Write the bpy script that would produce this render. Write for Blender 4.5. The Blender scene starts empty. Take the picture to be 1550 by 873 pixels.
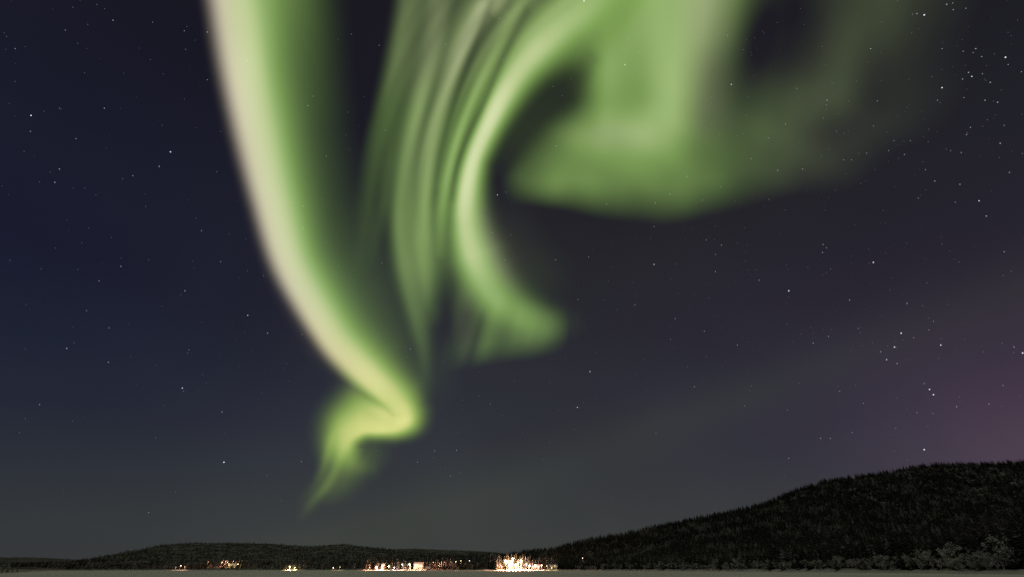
import bpy, math, random
import numpy as np

random.seed(7)
RNG = np.random.default_rng(11)
scene = bpy.context.scene
col = scene.collection

# ------------------------------------------------------------------ camera
FOCAL = 719.0                      # focal length in photo pixels (1550 wide)
PITCH = math.atan((861.5 - 436.5) / FOCAL)
CAM_Z = 1.0
cam_data = bpy.data.cameras.new('camera')
cam_data.sensor_width = 36.0
cam_data.lens = 36.0 * FOCAL / 1550.0
cam_data.clip_start = 0.1
cam_data.clip_end = 3.0e6
camera = bpy.data.objects.new('camera', cam_data)
camera.location = (0, 0, CAM_Z)
camera.rotation_euler = (math.pi / 2 + PITCH, 0, 0)
col.objects.link(camera)
scene.camera = camera

# ------------------------------------------------------------------ exposure
scene.view_settings.view_transform = 'Standard'
scene.view_settings.look = 'None'
scene.view_settings.exposure = 0.0
scene.view_settings.gamma = 1.0
scene.view_settings.use_curve_mapping = False
scene.render.engine = 'CYCLES'
scene.cycles.transparent_max_bounces = 16
scene.cycles.max_bounces = 4
scene.cycles.diffuse_bounces = 2
scene.cycles.sample_clamp_indirect = 3.0
scene.cycles.use_denoising = False

def sky_dir(x, y):
    """Direction in the world of a point of the celestial gnomonic chart centred 30.6 degrees above the lake's horizon."""
    dx = (np.asarray(x, float) - 775.0) / FOCAL
    dy = (436.5 - np.asarray(y, float)) / FOCAL
    c, s = math.cos(PITCH), math.sin(PITCH)
    v = np.stack([dx + 0 * dy, c - s * dy + 0 * dx, s + c * dy + 0 * dx], -1)
    return v / np.linalg.norm(v, axis=-1, keepdims=True)

# ------------------------------------------------------------------ night sky
world = bpy.data.worlds.new('World')
scene.world = world
world.use_nodes = True
wn, wl = world.node_tree.nodes, world.node_tree.links
wn.clear()
def wnode(t, **kw):
    n = wn.new(t)
    for k, v in kw.items():
        setattr(n, k, v)
    return n
w_out = wnode('ShaderNodeOutputWorld')
w_bg = wnode('ShaderNodeBackground')
w_tc = wnode('ShaderNodeTexCoord')
w_sep = wnode('ShaderNodeSeparateXYZ')
wl.new(w_tc.outputs['Generated'], w_sep.inputs[0])
w_ramp = wnode('ShaderNodeValToRGB')
def set_ramp(node, stops, interp='LINEAR'):
    cr = node.color_ramp
    cr.interpolation = interp
    while len(cr.elements) > 1:
        cr.elements.remove(cr.elements[-1])
    cr.elements[0].position = stops[0][0]
    cr.elements[0].color = (*stops[0][1], 1)
    for p, c in stops[1:]:
        e = cr.elements.new(p)
        e.color = (*c, 1)
def lin(*rgb):
    return tuple((c / 12.92 if c <= 0.04045 * 1 else ((c + 0.055) / 1.055) ** 2.4) for c in [v / 255 for v in rgb])
# sine of elevation -> colour of the air glow (grey-green over the horizon, navy higher up)
set_ramp(w_ramp, [(0.0, lin(57, 58, 56)), (0.05, lin(55, 58, 58)), (0.10, lin(52, 55, 57)), (0.16, lin(47, 50, 56)), (0.22, lin(43, 45, 54)), (0.30, lin(39, 41, 51)),
                  (0.42, lin(36, 36, 46)), (0.55, lin(34, 34, 42)), (0.75, lin(28, 27, 35)), (0.9, lin(25, 24, 31))])
wl.new(w_sep.outputs['Z'], w_ramp.inputs[0])
def lobe(d, power, colour, prev):
    dot = wnode('ShaderNodeVectorMath', operation='DOT_PRODUCT')
    wl.new(w_tc.outputs['Generated'], dot.inputs[0])
    dot.inputs[1].default_value = tuple(float(q) for q in d)
    mx = wnode('ShaderNodeMath', operation='MAXIMUM'); mx.inputs[1].default_value = 0
    wl.new(dot.outputs['Value'], mx.inputs[0])
    pw = wnode('ShaderNodeMath', operation='POWER'); pw.inputs[1].default_value = power
    wl.new(mx.outputs[0], pw.inputs[0])
    mul = wnode('ShaderNodeVectorMath', operation='SCALE')
    mul.inputs[0].default_value = colour
    wl.new(pw.outputs[0], mul.inputs['Scale'])
    ad = wnode('ShaderNodeVectorMath', operation='ADD')
    wl.new(prev, ad.inputs[0]); wl.new(mul.outputs[0], ad.inputs[1])
    return ad.outputs[0]
c = w_ramp.outputs[0]
c = lobe(sky_dir(1610, 690), 50, (0.030, 0.0135, 0.029), c)     # purple glow low in the east
c = lobe(sky_dir(1620, 690), 150, (0.012, 0.004, 0.004), c)
c = lobe(sky_dir(690, 820), 11, (0.0085, 0.0098, 0.0085), c)    # glow of the village over the horizon
c = lobe(sky_dir(1330, 720), 16, (0.0035, 0.0, 0.0055), c)
c = lobe(sky_dir(1000, 430), 7, (0.0020, 0.0015, 0.0), c)
c = lobe(sky_dir(-60, 420), 8, (-0.0075, -0.006, 0.0005), c)   # clearer, bluer air in the west
nrm = np.cross(sky_dir(760, 735), sky_dir(1480, 470)); nrm /= np.linalg.norm(nrm)
a_dot = wnode('ShaderNodeVectorMath', operation='DOT_PRODUCT')   # a faint arc of airglow low in the sky
wl.new(w_tc.outputs['Generated'], a_dot.inputs[0]); a_dot.inputs[1].default_value = tuple(float(q) for q in nrm)
a_sq = wnode('ShaderNodeMath', operation='MULTIPLY'); wl.new(a_dot.outputs['Value'], a_sq.inputs[0]); wl.new(a_dot.outputs['Value'], a_sq.inputs[1])
a_k = wnode('ShaderNodeMath', operation='MULTIPLY'); wl.new(a_sq.outputs[0], a_k.inputs[0]); a_k.inputs[1].default_value = -1 / .050 ** 2
a_e = wnode('ShaderNodeMath', operation='EXPONENT'); wl.new(a_k.outputs[0], a_e.inputs[0])
a_s = wnode('ShaderNodeVectorMath', operation='SCALE'); a_s.inputs[0].default_value = (.0056, .0068, .0016); wl.new(a_e.outputs[0], a_s.inputs['Scale'])
a_ad = wnode('ShaderNodeVectorMath', operation='ADD'); wl.new(c, a_ad.inputs[0]); wl.new(a_s.outputs[0], a_ad.inputs[1])
c = a_ad.outputs[0]
w_noise = wnode('ShaderNodeTexNoise')
w_noise.inputs['Scale'].default_value = 2.2
w_noise.inputs['Detail'].default_value = 2.0
wl.new(w_tc.outputs['Generated'], w_noise.inputs['Vector'])
w_mr = wnode('ShaderNodeMapRange')
w_mr.inputs['From Min'].default_value = 0.25; w_mr.inputs['From Max'].default_value = 0.75
w_mr.inputs['To Min'].default_value = 0.86; w_mr.inputs['To Max'].default_value = 1.14
wl.new(w_noise.outputs[0], w_mr.inputs['Value'])
w_mul = wnode('ShaderNodeVectorMath', operation='SCALE')
wl.new(c, w_mul.inputs[0]); wl.new(w_mr.outputs[0], w_mul.inputs['Scale'])
wl.new(w_mul.outputs[0], w_bg.inputs['Color'])
w_bg.inputs['Strength'].default_value = 1.0
wl.new(w_bg.outputs[0], w_out.inputs[0])

# weak, soft sun lamp behind the camera, added to brighten snow and trees
fill_sun_data = bpy.data.lights.new('fill_sun', 'SUN')
fill_sun_data.energy = 0.30
fill_sun_data.angle = math.radians(6)
fill_sun_data.color = (1.0, 0.87, 0.76)
fill_sun = bpy.data.objects.new('fill_sun', fill_sun_data)
fill_sun.rotation_euler = (math.radians(52), 0, math.radians(-28))
fill_sun.location = (0, -50, 80)
col.objects.link(fill_sun)

# ------------------------------------------------------------------ small helpers
def tag(o, label=None, cat=None, group=None, kind=None):
    if label: o['label'] = label
    if cat: o['category'] = cat
    if group: o['group'] = group
    if kind: o['kind'] = kind
    return o

def mesh_object(name, verts, faces, mat=None, parent=None, smooth=False):
    me = bpy.data.meshes.new(name)
    verts = np.asarray(verts, np.float32).reshape(-1, 3)
    if isinstance(faces, np.ndarray):
        n, k = faces.shape
        me.vertices.add(len(verts)); me.vertices.foreach_set('co', verts.ravel())
        me.loops.add(n * k); me.loops.foreach_set('vertex_index', faces.astype(np.int32).ravel())
        me.polygons.add(n); me.polygons.foreach_set('loop_start', np.arange(0, n * k, k, dtype=np.int32))
        me.polygons.foreach_set('loop_total', np.full(n, k, np.int32))
        me.update(calc_edges=True)
    else:
        me.from_pydata([tuple(map(float, v)) for v in verts], [], faces)
        me.update()
    if smooth:
        me.polygons.foreach_set('use_smooth', np.ones(len(me.polygons), bool))
    if mat: me.materials.append(mat)
    o = bpy.data.objects.new(name, me)
    col.objects.link(o)
    if parent: o.parent = parent
    return o

def empty(name, loc, rz=0):
    o = bpy.data.objects.new(name, None)
    o.location = loc; o.rotation_euler = (0, 0, rz)
    o.empty_display_size = 0.5
    col.objects.link(o)
    return o

def new_mat(name):
    m = bpy.data.materials.new(name)
    m.use_nodes = True
    nt = m.node_tree
    nt.nodes.clear()
    out = nt.nodes.new('ShaderNodeOutputMaterial')
    return m, nt, out

# ------------------------------------------------------------------ aurora
def spline(P, n=240):
    """Catmull-Rom through stations (x, y, width_left, width_right, brightness)."""
    P = np.asarray(P, float)
    Q = np.vstack([2 * P[0] - P[1], P, 2 * P[-1] - P[-2]])
    k = len(P) - 1
    t = np.linspace(0, k, n); i = np.minimum(t.astype(int), k - 1); f = (t - i)[:, None]
    a, b, cc, d = Q[i], Q[i + 1], Q[i + 2], Q[i + 3]
    r = 0.5 * (2 * b + (cc - a) * f + (2 * a - 5 * b + 4 * cc - d) * f ** 2 + (3 * b - a - 3 * cc + d) * f ** 3)
    l = b + (cc - b) * f
    r[:, 2:] = l[:, 2:]
    return r

def stroke(X, Y, P, pl=2.0, pr=2.0, taper=0.0):
    S = spline(P)
    T = np.gradient(S[:, :2], axis=0)
    T /= np.linalg.norm(T, axis=1, keepdims=True) + 1e-9
    sh = X.shape
    x, y = X.ravel(), Y.ravel()
    best = np.full(x.shape, 1e18); idx = np.zeros(x.shape, int)
    for k in range(len(S)):
        d2 = (x - S[k, 0]) ** 2 + (y - S[k, 1]) ** 2
        m = d2 < best
        best[m] = d2[m]; idx[m] = k
    dx, dy = x - S[idx, 0], y - S[idx, 1]
    tx, ty = T[idx, 0], T[idx, 1]
    along = dx * tx + dy * ty
    across = dx * ty - dy * tx             # > 0: left hand side on the chart when the path runs downwards... (east)
    d = np.sqrt(np.maximum(best, 1e-9))
    s = np.where(np.abs(across) > 1e-6, across, 0)
    wl_, wr_, I = S[idx, 2], S[idx, 3], S[idx, 4]
    # blend of the two sides, smooth through the core
    right = s > 0
    q = .5 + .5 * np.clip(s / d, -1, 1)
    g = np.exp(-(d / (wl_ + (wr_ - wl_) * q)) ** (pl + (pr - pl) * q))
    return (I * g).reshape(sh), (s.reshape(sh), d.reshape(sh), idx.reshape(sh) / (len(S) - 1.0))

def smax(*fs, p=3.0):
    return sum(np.maximum(f, 0) ** p for f in fs) ** (1 / p)

def sstep(a, b, x):
    t = np.clip((x - a) / (b - a), 0, 1)
    return t * t * (3 - 2 * t)

def blob(X, Y, x0, y0, rx, ry, ang, I):
    c_, s_ = math.cos(math.radians(ang)), math.sin(math.radians(ang))
    u = (X - x0) * c_ + (Y - y0) * s_; v = -(X - x0) * s_ + (Y - y0) * c_
    return I * np.exp(-(u / rx) ** 2 - (v / ry) ** 2)

def chart(x0, x1, y0, y1, step):
    ys = np.concatenate([np.arange(max(y0, -80), y1 + step, step)])
    if y0 < -80:
        ys = np.concatenate([np.arange(y0, -80, 26.0), ys])
    xs = np.arange(x0, x1 + step, step)
    return np.meshgrid(xs, ys)

aur, nt, out = new_mat('aurora_light')
at_g = nt.nodes.new('ShaderNodeAttribute'); at_g.attribute_name = 'glow'
at_t = nt.nodes.new('ShaderNodeAttribute'); at_t.attribute_name = 'nitrogen'
at_w = nt.nodes.new('ShaderNodeAttribute'); at_w.attribute_name = 'yellowing'
rp = nt.nodes.new('ShaderNodeValToRGB')
set_ramp(rp, [(0.0, (0, 0, 0)), (0.05, (.027, .05, .009)), (0.12, (.068, .12, .026)), (0.30, (.175, .30, .068)),
              (0.45, (.30, .45, .145)), (0.60, (.50, .60, .27)), (0.75, (.66, .74, .40)), (1.0, (.88, .95, .60))])
nt.links.new(at_g.outputs['Fac'], rp.inputs[0])
sc_ = nt.nodes.new('ShaderNodeVectorMath'); sc_.operation = 'SCALE'
sc_.inputs[0].default_value = (1.08, 0.91, 0.72)
nt.links.new(at_g.outputs['Fac'], sc_.inputs['Scale'])
mx = nt.nodes.new('ShaderNodeMix'); mx.data_type = 'RGBA'
nt.links.new(at_t.outputs['Fac'], mx.inputs['Factor'])
nt.links.new(rp.outputs[0], mx.inputs['A']); nt.links.new(sc_.outputs[0], mx.inputs['B'])
mw = nt.nodes.new('ShaderNodeMix'); mw.data_type = 'RGBA'; mw.blend_type = 'MULTIPLY'
nt.links.new(at_w.outputs['Fac'], mw.inputs['Factor'])
nt.links.new(mx.outputs['Result'], mw.inputs['A']); mw.inputs['B'].default_value = (1.12, 1.0, 0.55, 1)
em = nt.nodes.new('ShaderNodeEmission'); nt.links.new(mw.outputs['Result'], em.inputs['Color'])
tr = nt.nodes.new('ShaderNodeBsdfTransparent')
ad = nt.nodes.new('ShaderNodeAddShader')
nt.links.new(em.outputs[0], ad.inputs[0]); nt.links.new(tr.outputs[0], ad.inputs[1])
nt.links.new(ad.outputs[0], out.inputs[0])
aur.cycles.emission_sampling = 'NONE'

def aurora_sheet(name, X, Y, glow, nitro, yellow, alt, label):
    D = sky_dir(X, Y)
    el = np.maximum(D[..., 2], 0.30)
    dist = alt / el
    V = D * dist[..., None]
    h, w = X.shape
    I = np.arange(h * w).reshape(h, w)
    F = np.stack([I[:-1, :-1], I[1:, :-1], I[1:, 1:], I[:-1, 1:]], -1).reshape(-1, 4)
    g = np.maximum(glow - 0.0035, 0).ravel()
    keep = g[F].max(1) > 0.0006
    F = F[keep]
    used, inv = np.unique(F.ravel(), return_inverse=True)
    F = inv.reshape(-1, 4)
    o = mesh_object(name, V.reshape(-1, 3)[used], F, aur, smooth=True)
    for nm, arr in (('glow', g), ('nitrogen', nitro.ravel()), ('yellowing', yellow.ravel())):
        a = o.data.attributes.new(nm, 'FLOAT', 'POINT')
        a.data.foreach_set('value', arr[used].astype(np.float32))
    tag(o, label, 'aurora', 'aurora over the lake')
    return o

# -- the long bright band in the west with the curl at its lower end
X, Y = chart(150, 760, -1000, 800, 4.0)
core = [(325, -1000, 36, 90, .30), (310, -600, 34, 80, .40), (320, -300, 30, 74, .50), (334, -80, 28, 68, .57), (346, 0, 27, 61, .57), (361, 100, 26, 55, .60),
        (382, 200, 25, 50, .61), (406, 300, 23, 44, .60), (436, 400, 22, 40, .58), (491, 500, 19, 39, .58), (532, 550, 19, 37, .60),
        (574, 588, 18, 32, .63), (600, 612, 20, 30, .63), (612, 630, 22, 24, .58)]
f1, (s1, d1, t1) = stroke(X, Y, core, 2.9, 2.1)
tailp = [(x + 40, y, 45, wr * 1.2, I * .17) for (x, y, wl_, wr, I) in core[:-4]] + [(566, 550, 30, 44, .10), (606, 592, 20, 26, .05)]
f2, _ = stroke(X, Y, tailp, 2.0, 2.0)
tail2 = [(x + 105, y, 60, 42, .085 if y < 30 else (.045 if y < 150 else .016)) for (x, y, wl_, wr, I) in core[:8]] + [(535, 400, 60, 60, .022), (580, 480, 50, 50, .022), (620, 560, 30, 30, .02)]
f3, _ = stroke(X, Y, tail2, 2.0, 2.0)
curl = [(613, 624, 24, 22, .50), (612, 637, 26, 19, .62), (600, 647, 30, 13, .68), (577, 650, 35, 11, .70), (551, 651, 38, 11, .64), (532, 662, 34, 12, .54), (524, 678, 27, 15, .44), (528, 692, 22, 18, .24), (540, 703, 16, 18, .10), (560, 708, 12, 14, .03)]
f4, _ = stroke(X, Y, curl, 2.0, 2.0)
f5 = blob(X, Y, 533, 628, 36, 27, -40, .17) + blob(X, Y, 556, 612, 30, 20, 38, .14) + blob(X, Y, 511, 655, 15, 30, 14, .10) + blob(X, Y, 540, 585, 16, 22, 25, .03)
tailc = [(506, 668, 16, 26, .14), (502, 690, 13, 30, .15), (496, 712, 11, 27, .13), (486, 735, 10, 20, .10), (472, 754, 11, 13, .05), (458, 775, 14, 14, .012)]
f6, (s6, _d6, _t6) = stroke(X, Y, tailc, 2.0, 1.6)
f6 = f6 * (1 + .45 * np.sin(s6 / 4.2 + Y / 30.0) * np.exp(-(s6 / 26) ** 2))
f7 = blob(X, Y, 556, 684, 30, 20, 0, .04) + blob(X, Y, 520, 725, 30, 24, -35, .03)
def rip(u, seed, n=6, lo=.6, hi=2.6):
    r = np.random.default_rng(seed); v = 0
    for k in range(n):
        f = lo * (hi / lo) ** (k / (n - 1)); v = v + np.sin(u * f + r.uniform(0, 6.28)) * r.uniform(.5, 1) / (1 + .25 * k)
    return v / 2.4
hit = sstep(575, 615, Y)
f4 = smax(f4, blob(X, Y, 582, 626, 34, 16, 24, .54), p=3.0)
band = smax(f1, f4, p=3.4) + f2 * (1 - .7 * hit) + f3 + smax(f5, f6, p=2.0) * (1 - .6 * np.clip(f4 / .6, 0, 1)) * (1 - .5 * np.clip(f1 / .6, 0, 1)) + f7
band = band * (1 + .06 * rip(s1 / 16 + .4 * np.sin(t1 * 9), 3) * np.exp(-(s1 / 70) ** 2) * sstep(.95, .85, t1) + .05 * rip(X / 40 + Y / 90, 4))
outer = np.clip(-s1 / np.maximum(d1, 1e-3), 0, 1) * sstep(-4, 30, d1)
nit = (.62 * sstep(34, -26, s1) + .33 * outer) * (1 - sstep(530, 610, Y))
yel = sstep(420, 660, Y) * .85
aurora_sheet('aurora_band', X, Y, band, nit, yel, 105e3,
             'bright pale green aurora band sweeping down to a curl above the far village lights')

# -- the rayed curtain in the middle that ends in a hook
X, Y = chart(470, 1130, -900, 620, 2.6)
hook = [(1180, -500, 90, 60, .25), (1010, -160, 70, 50, .36), (905, -10, 54, 40, .44), (845, 45, 44, 36, .53), (796, 92, 30, 30, .60), (764, 138, 22, 25, .68), (738, 188, 17, 20, .71),
        (716, 240, 15, 18, .70), (703, 295, 15, 24, .68), (702, 340, 19, 29, .60), (713, 388, 25, 34, .60), (734, 430, 28, 34, .46),
        (768, 462, 28, 30, .28), (806, 482, 28, 26, .16), (834, 490, 26, 24, .09), (862, 490, 24, 24, .012)]
h1, (sh, dh, th) = stroke(X, Y, hook, 2.0, 2.2)
def ray(P, pl=2.0, pr=2.0):
    return stroke(X, Y, P, pl, pr)[0]
ra = ray([(660, -500, 14, 40, .05), (628, -100, 14, 34, .13), (616, 0, 14, 28, .15), (603, 80, 14, 26, .15), (585, 160, 14, 26, .12), (568, 230, 14, 24, .085), (558, 300, 13, 18, .05), (552, 360, 12, 14, .022), (545, 400, 12, 12, .006)])
ra2 = ray([(600, 180, 10, 12, .01), (588, 250, 10, 12, .045), (580, 310, 9, 11, .05), (570, 360, 9, 10, .02), (562, 400, 9, 9, .004)])
rb = ray([(700, -400, 20, 22, .06), (668, -40, 18, 20, .12), (655, 60, 17, 19, .13), (634, 160, 15, 17, .15), (617, 250, 15, 17, .17), (608, 330, 15, 22, .22), (612, 400, 14, 26, .21), (623, 455, 13, 22, .14), (634, 500, 12, 16, .10), (641, 535, 10, 12, .055), (645, 575, 10, 10, .012)])
rc = ray([(860, -400, 20, 20, .12), (765, -40, 17, 18, .24), (730, 20, 16, 12, .27), (697, 85, 14, 9, .29), (669, 160, 12, 10, .28), (650, 230, 12, 10, .26), (641, 300, 13, 13, .24), (638, 360, 15, 17, .23), (642, 415, 14, 16, .14), (645, 460, 12, 12, .06)])
rd = ray([(930, -400, 16, 18, .10), (815, -40, 14, 16, .20), (785, 10, 13, 16, .22), (748, 80, 11, 13, .25), (717, 145, 9, 11, .26), (694, 205, 9, 9, .27), (678, 265, 9, 9, .24), (668, 325, 10, 11, .15), (664, 380, 11, 12, .07)])
rd2 = ray([(765, 20, 7, 7, .05), (728, 85, 6, 6, .10), (697, 150, 6, 6, .11), (675, 215, 6, 6, .09), (662, 280, 7, 7, .05)])
re_ = ray([(756, 110, 7, 7, .06), (726, 165, 6, 6, .10), (704, 225, 6, 5, .10), (690, 285, 5, 5, .05)])
fill = ray([(900, -500, 130, 140, .06), (770, -60, 95, 90, .13), (735, 30, 85, 72, .13), (690, 130, 66, 48, .125), (655, 230, 48, 38, .15), (645, 320, 38, 46, .16), (650, 400, 34, 48, .12), (652, 460, 28, 30, .04)], 3.0, 3.0)
# the fan under the hook
fan_mask = sstep(668, 704, X + (Y - 490) * .10) * sstep(872, 818, X + (Y - 490) * .35) * sstep(422, 476, Y + (X - 730) * -.33) * sstep(556, 512, Y + (X - 760) * .14)
fan = fan_mask * (.085 + .035 * np.exp(-((X - 800) / 40) ** 2) + .06 * np.exp(-((X + (Y - 500) * .25 - 742) / 14) ** 2) - .045 * np.exp(-((X + (Y - 500) * .28 - 724) / 8) ** 2) * sstep(440, 480, Y)
                  - .04 * np.exp(-((X + (Y - 500) * .3 - 698) / 16) ** 2))
gap = 1 - .8 * blob(X, Y, 676, 490, 12, 46, -3, 1.0) - .2 * blob(X, Y, 674, 430, 12, 30, -4, 1.0)
soft = blob(X, Y, 560, 430, 80, 110, 0, .018) + blob(X, Y, 650, 560, 46, 60, 0, .014) + blob(X, Y, 800, 420, 60, 50, 0, .016) + blob(X, Y, 770, 350, 50, 60, 0, .010)
inside = np.clip(sh / np.maximum(dh, 1e-3), 0, 1) * sstep(.10, .16, th) * (1 - sstep(.56, .64, th))
inner = 1 - inside * sstep(0, 18, dh)                           # the dark air inside the hook
rays = ra + ra2 + smax(rb, rc * 1.2, rd * 1.2, p=2.4) * .88 + .7 * rd2 + .7 * re_ + fill
curtain = smax(h1, rays * inner * (1 - .35 * np.clip(h1 / .6, 0, 1)), p=2.2) * np.clip(gap, 0, 1) + fan * np.clip(gap, 0, 1) + soft
for dk in ([(765, -60, 7, 7, .3), (740, 15, 7, 7, .40), (712, 90, 6, 6, .46), (690, 150, 6, 6, .46), (673, 210, 5, 6, .42), (662, 262, 5, 6, .30), (655, 310, 5, 6, .1)],
           [(825, -40, 8, 8, .2), (800, 10, 8, 8, .35), (773, 64, 7, 7, .45), (752, 110, 5, 6, .52), (734, 152, 5, 5, .55), (714, 194, 4, 5, .52), (702, 224, 4, 4, .45), (691, 258, 4, 4, .35), (684, 300, 4, 5, .15)],
           [(700, -40, 9, 9, .25), (676, 60, 8, 8, .3), (650, 150, 7, 7, .28), (632, 230, 6, 7, .2), (622, 300, 6, 7, .05)]):
    curtain = curtain * (1 - .78 * stroke(X, Y, dk)[0])
curtain = curtain * (1 + .34 * rip(sh / 10 + .5 * np.sin(th * 7 + 1), 8, 7, .5, 3.0) * np.clip(-sh / np.maximum(dh, 1e-3), 0, 1) * sstep(14, 34, dh) * (1 - sstep(.55, .68, th)))
curtain = curtain * (1 + .10 * rip((X + (Y - 490) * .27) / 8.5, 12) * fan_mask)
curtain = curtain * (1 + .10 * rip(X / 45 - Y / 70, 13))
curtain = curtain * sstep(1125, 1000, X)
nit = np.clip(1.2 * (rb + rc), 0, .22) * (1 - np.clip(h1 / .3, 0, 1)) * (1 - .6 * sstep(200, 330, Y)) + .4 * blob(X, Y, 703, 495, 16, 40, 0, 1) + .22 * np.clip(-sh / 60, 0, 1) * (1 - sstep(60, 190, Y))
nit = np.clip(nit + .35 * sstep(8, 40, dh) * np.clip(sh / np.maximum(dh, 1e-3), 0, 1) * sstep(.5, .6, th) * (1 - sstep(.72, .85, th)), 0, .8)
aurora_sheet('aurora_curtain', X, Y, curtain, nit, 0 * X, 118e3,
             'aurora curtain of fine green rays ending in a hook, between band and veil')

# -- the broad veil in the east
gx = np.array([690, 745, 770, 820, 870, 920, 970, 1020, 1070, 1120, 1170, 1220, 1270, 1320, 1370, 1420, 1500, 1560], float)
gy = np.array([-900, -300, -60, 0, 50, 100, 150, 200, 250, 290, 340], float)
G = np.array([
    [0, 0, 0, 0, .06, .10, .14, .16, .12, .06, .03, .03, .02, .02, .02, .01, 0, 0],
    [0, 0, 0, 0, .18, .26, .28, .30, .24, .12, .05, .05, .05, .04, .02, .01, 0, 0],
    [0, 0, 0, .04, .26, .40, .42, .46, .36, .10, .03, .035, .05, .05, .03, .015, 0, 0],
    [0, 0, 0, .06, .28, .40, .42, .45, .30, .05, .006, .016, .042, .052, .030, .015, 0, 0],
    [0, 0, .00, .10, .32, .42, .41, .45, .25, .022, .005, .014, .050, .045, .024, .011, 0, 0],
    [0, 0, .0, .03, .24, .41, .36, .45, .18, .022, .012, .026, .056, .026, .018, .010, 0, 0],
    [0, 0, .01, .018, .07, .35, .32, .45, .17, .050, .046, .060, .060, .020, .018, .012, 0, 0],
    [0, .02, .08, .17, .27, .40, .45, .42, .18, .085, .080, .058, .026, .026, .018, .010, 0, 0],
    [0, .06, .15, .23, .25, .25, .29, .27, .17, .105, .072, .058, .050, .034, .010, .003, 0, 0],
    [0, .08, .17, .27, .24, .20, .19, .18, .15, .11, .08, .07, .06, .045, .01, .0, 0, 0],
    [0, .08, .17, .27, .24, .20, .19, .18, .15, .11, .08, .07, .06, .045, .01, .0, 0, 0]])
def cubic1(xg, V, x):
    """Monotone-ish cubic Hermite along axis 0 of V."""
    m = np.gradient(V, xg, axis=0)
    i = np.clip(np.searchsorted(xg, x) - 1, 0, len(xg) - 2)
    h = (xg[i + 1] - xg[i]); t = (x - xg[i]) / h
    sh_ = (slice(None),) + (None,) * (V.ndim - 1)
    h, t = h[sh_], np.clip(t, 0, 1)[sh_]
    return ((1 + 2 * t) * (1 - t) ** 2) * V[i] + t * (1 - t) ** 2 * h * m[i] + t * t * (3 - 2 * t) * V[i + 1] + t * t * (t - 1) * h * m[i + 1]
X, Y = chart(700, 1560, -900, 360, 4.0)
V = cubic1(gy, G, Y[:, 0])
V = cubic1(gx, V.T, X[0, :])            # columns x rows
xs_w = np.clip(X + (Y - 130) * .16 * sstep(1000, 1070, X), 700, 1559)
ci = np.clip(((xs_w - X[0, 0]) / 4.0).astype(int), 0, X.shape[1] - 2)
cf = (xs_w - X[0, 0]) / 4.0 - ci
ri = np.arange(X.shape[0])[:, None]
veil = np.maximum(V.T[ri, ci] * (1 - cf) + V.T[ri, ci + 1] * cf, 0)
h_on_veil, _ = stroke(X, Y, hook, 2.0, 2.2)
veil = veil * (1 - .85 * np.clip(h_on_veil / .42, 0, 1))
yb = np.interp(X, [700, 770, 800, 850, 900, 950, 1000, 1050, 1100, 1150, 1200, 1250, 1300, 1350, 1400, 1560],
               [284, 290, 294, 300, 307, 312, 313, 308, 299, 289, 276, 262, 246, 228, 210, 150])
sw = np.interp(X, [700, 850, 1000, 1150, 1300, 1560], [28, 22, 28, 31, 44, 80])
yb = yb + 4.0 * rip(X / 38, 21) - 2
sw = sw * (1 + .35 * rip(X / 55, 22))
veil = veil * sstep(1.15, -1.25, (Y - yb) / sw)
slant = X + (Y - 150) * .10 * np.clip((X - 900) / 150, -1, 1.6)
veil = veil * (.25 + .75 * sstep(738, 850, X + (Y - 285) * .5)) * sstep(728, 790, X)
veil = veil * (1 + .07 * rip(slant / 15, 23, 7) * sstep(300, 160, Y) + .11 * rip(slant / 60 + Y / 95, 24) + .10 * rip(X / 42 - Y / 26, 25, 4) * sstep(120, 220, Y))
veil = veil * (1 + .18 * rip(slant / 22, 26) * sstep(230, 290, Y))
# the dark eye between hook and veil
eye, _ = stroke(X, Y, [(892, 92, 16, 16, .30), (868, 118, 24, 26, .75), (832, 146, 26, 36, .95), (794, 180, 22, 38, .98), (764, 222, 22, 32, 1.0), (748, 262, 24, 18, 1.05), (738, 310, 30, 16, 1.1)], 2.6, 2.6)
veil = veil * (1 - np.clip(eye, 0, .85)) + .022 * np.clip(eye, 0, 1) * sstep(1, -1, (Y - 250) / 50)
veil = veil * (1 + .05 * np.sin(X * .045 + Y * .006 + 1.2) * np.sin(X * .021 - Y * .004) )
nit = np.clip(.34 * np.exp(-((X - 1075 + .0 * Y) / 40) ** 2) * sstep(240, 160, Y) + .16 * np.exp(-((Y - 205) / 22) ** 2) * np.exp(-((X - 930) / 70) ** 2) + .32 * sstep(1080, 1250, X), 0, .6)
aurora_sheet('aurora_veil', X, Y, veil, nit, 0 * X, 132e3,
             'broad diffuse green aurora veil fading out towards the dark starry sky')
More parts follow.
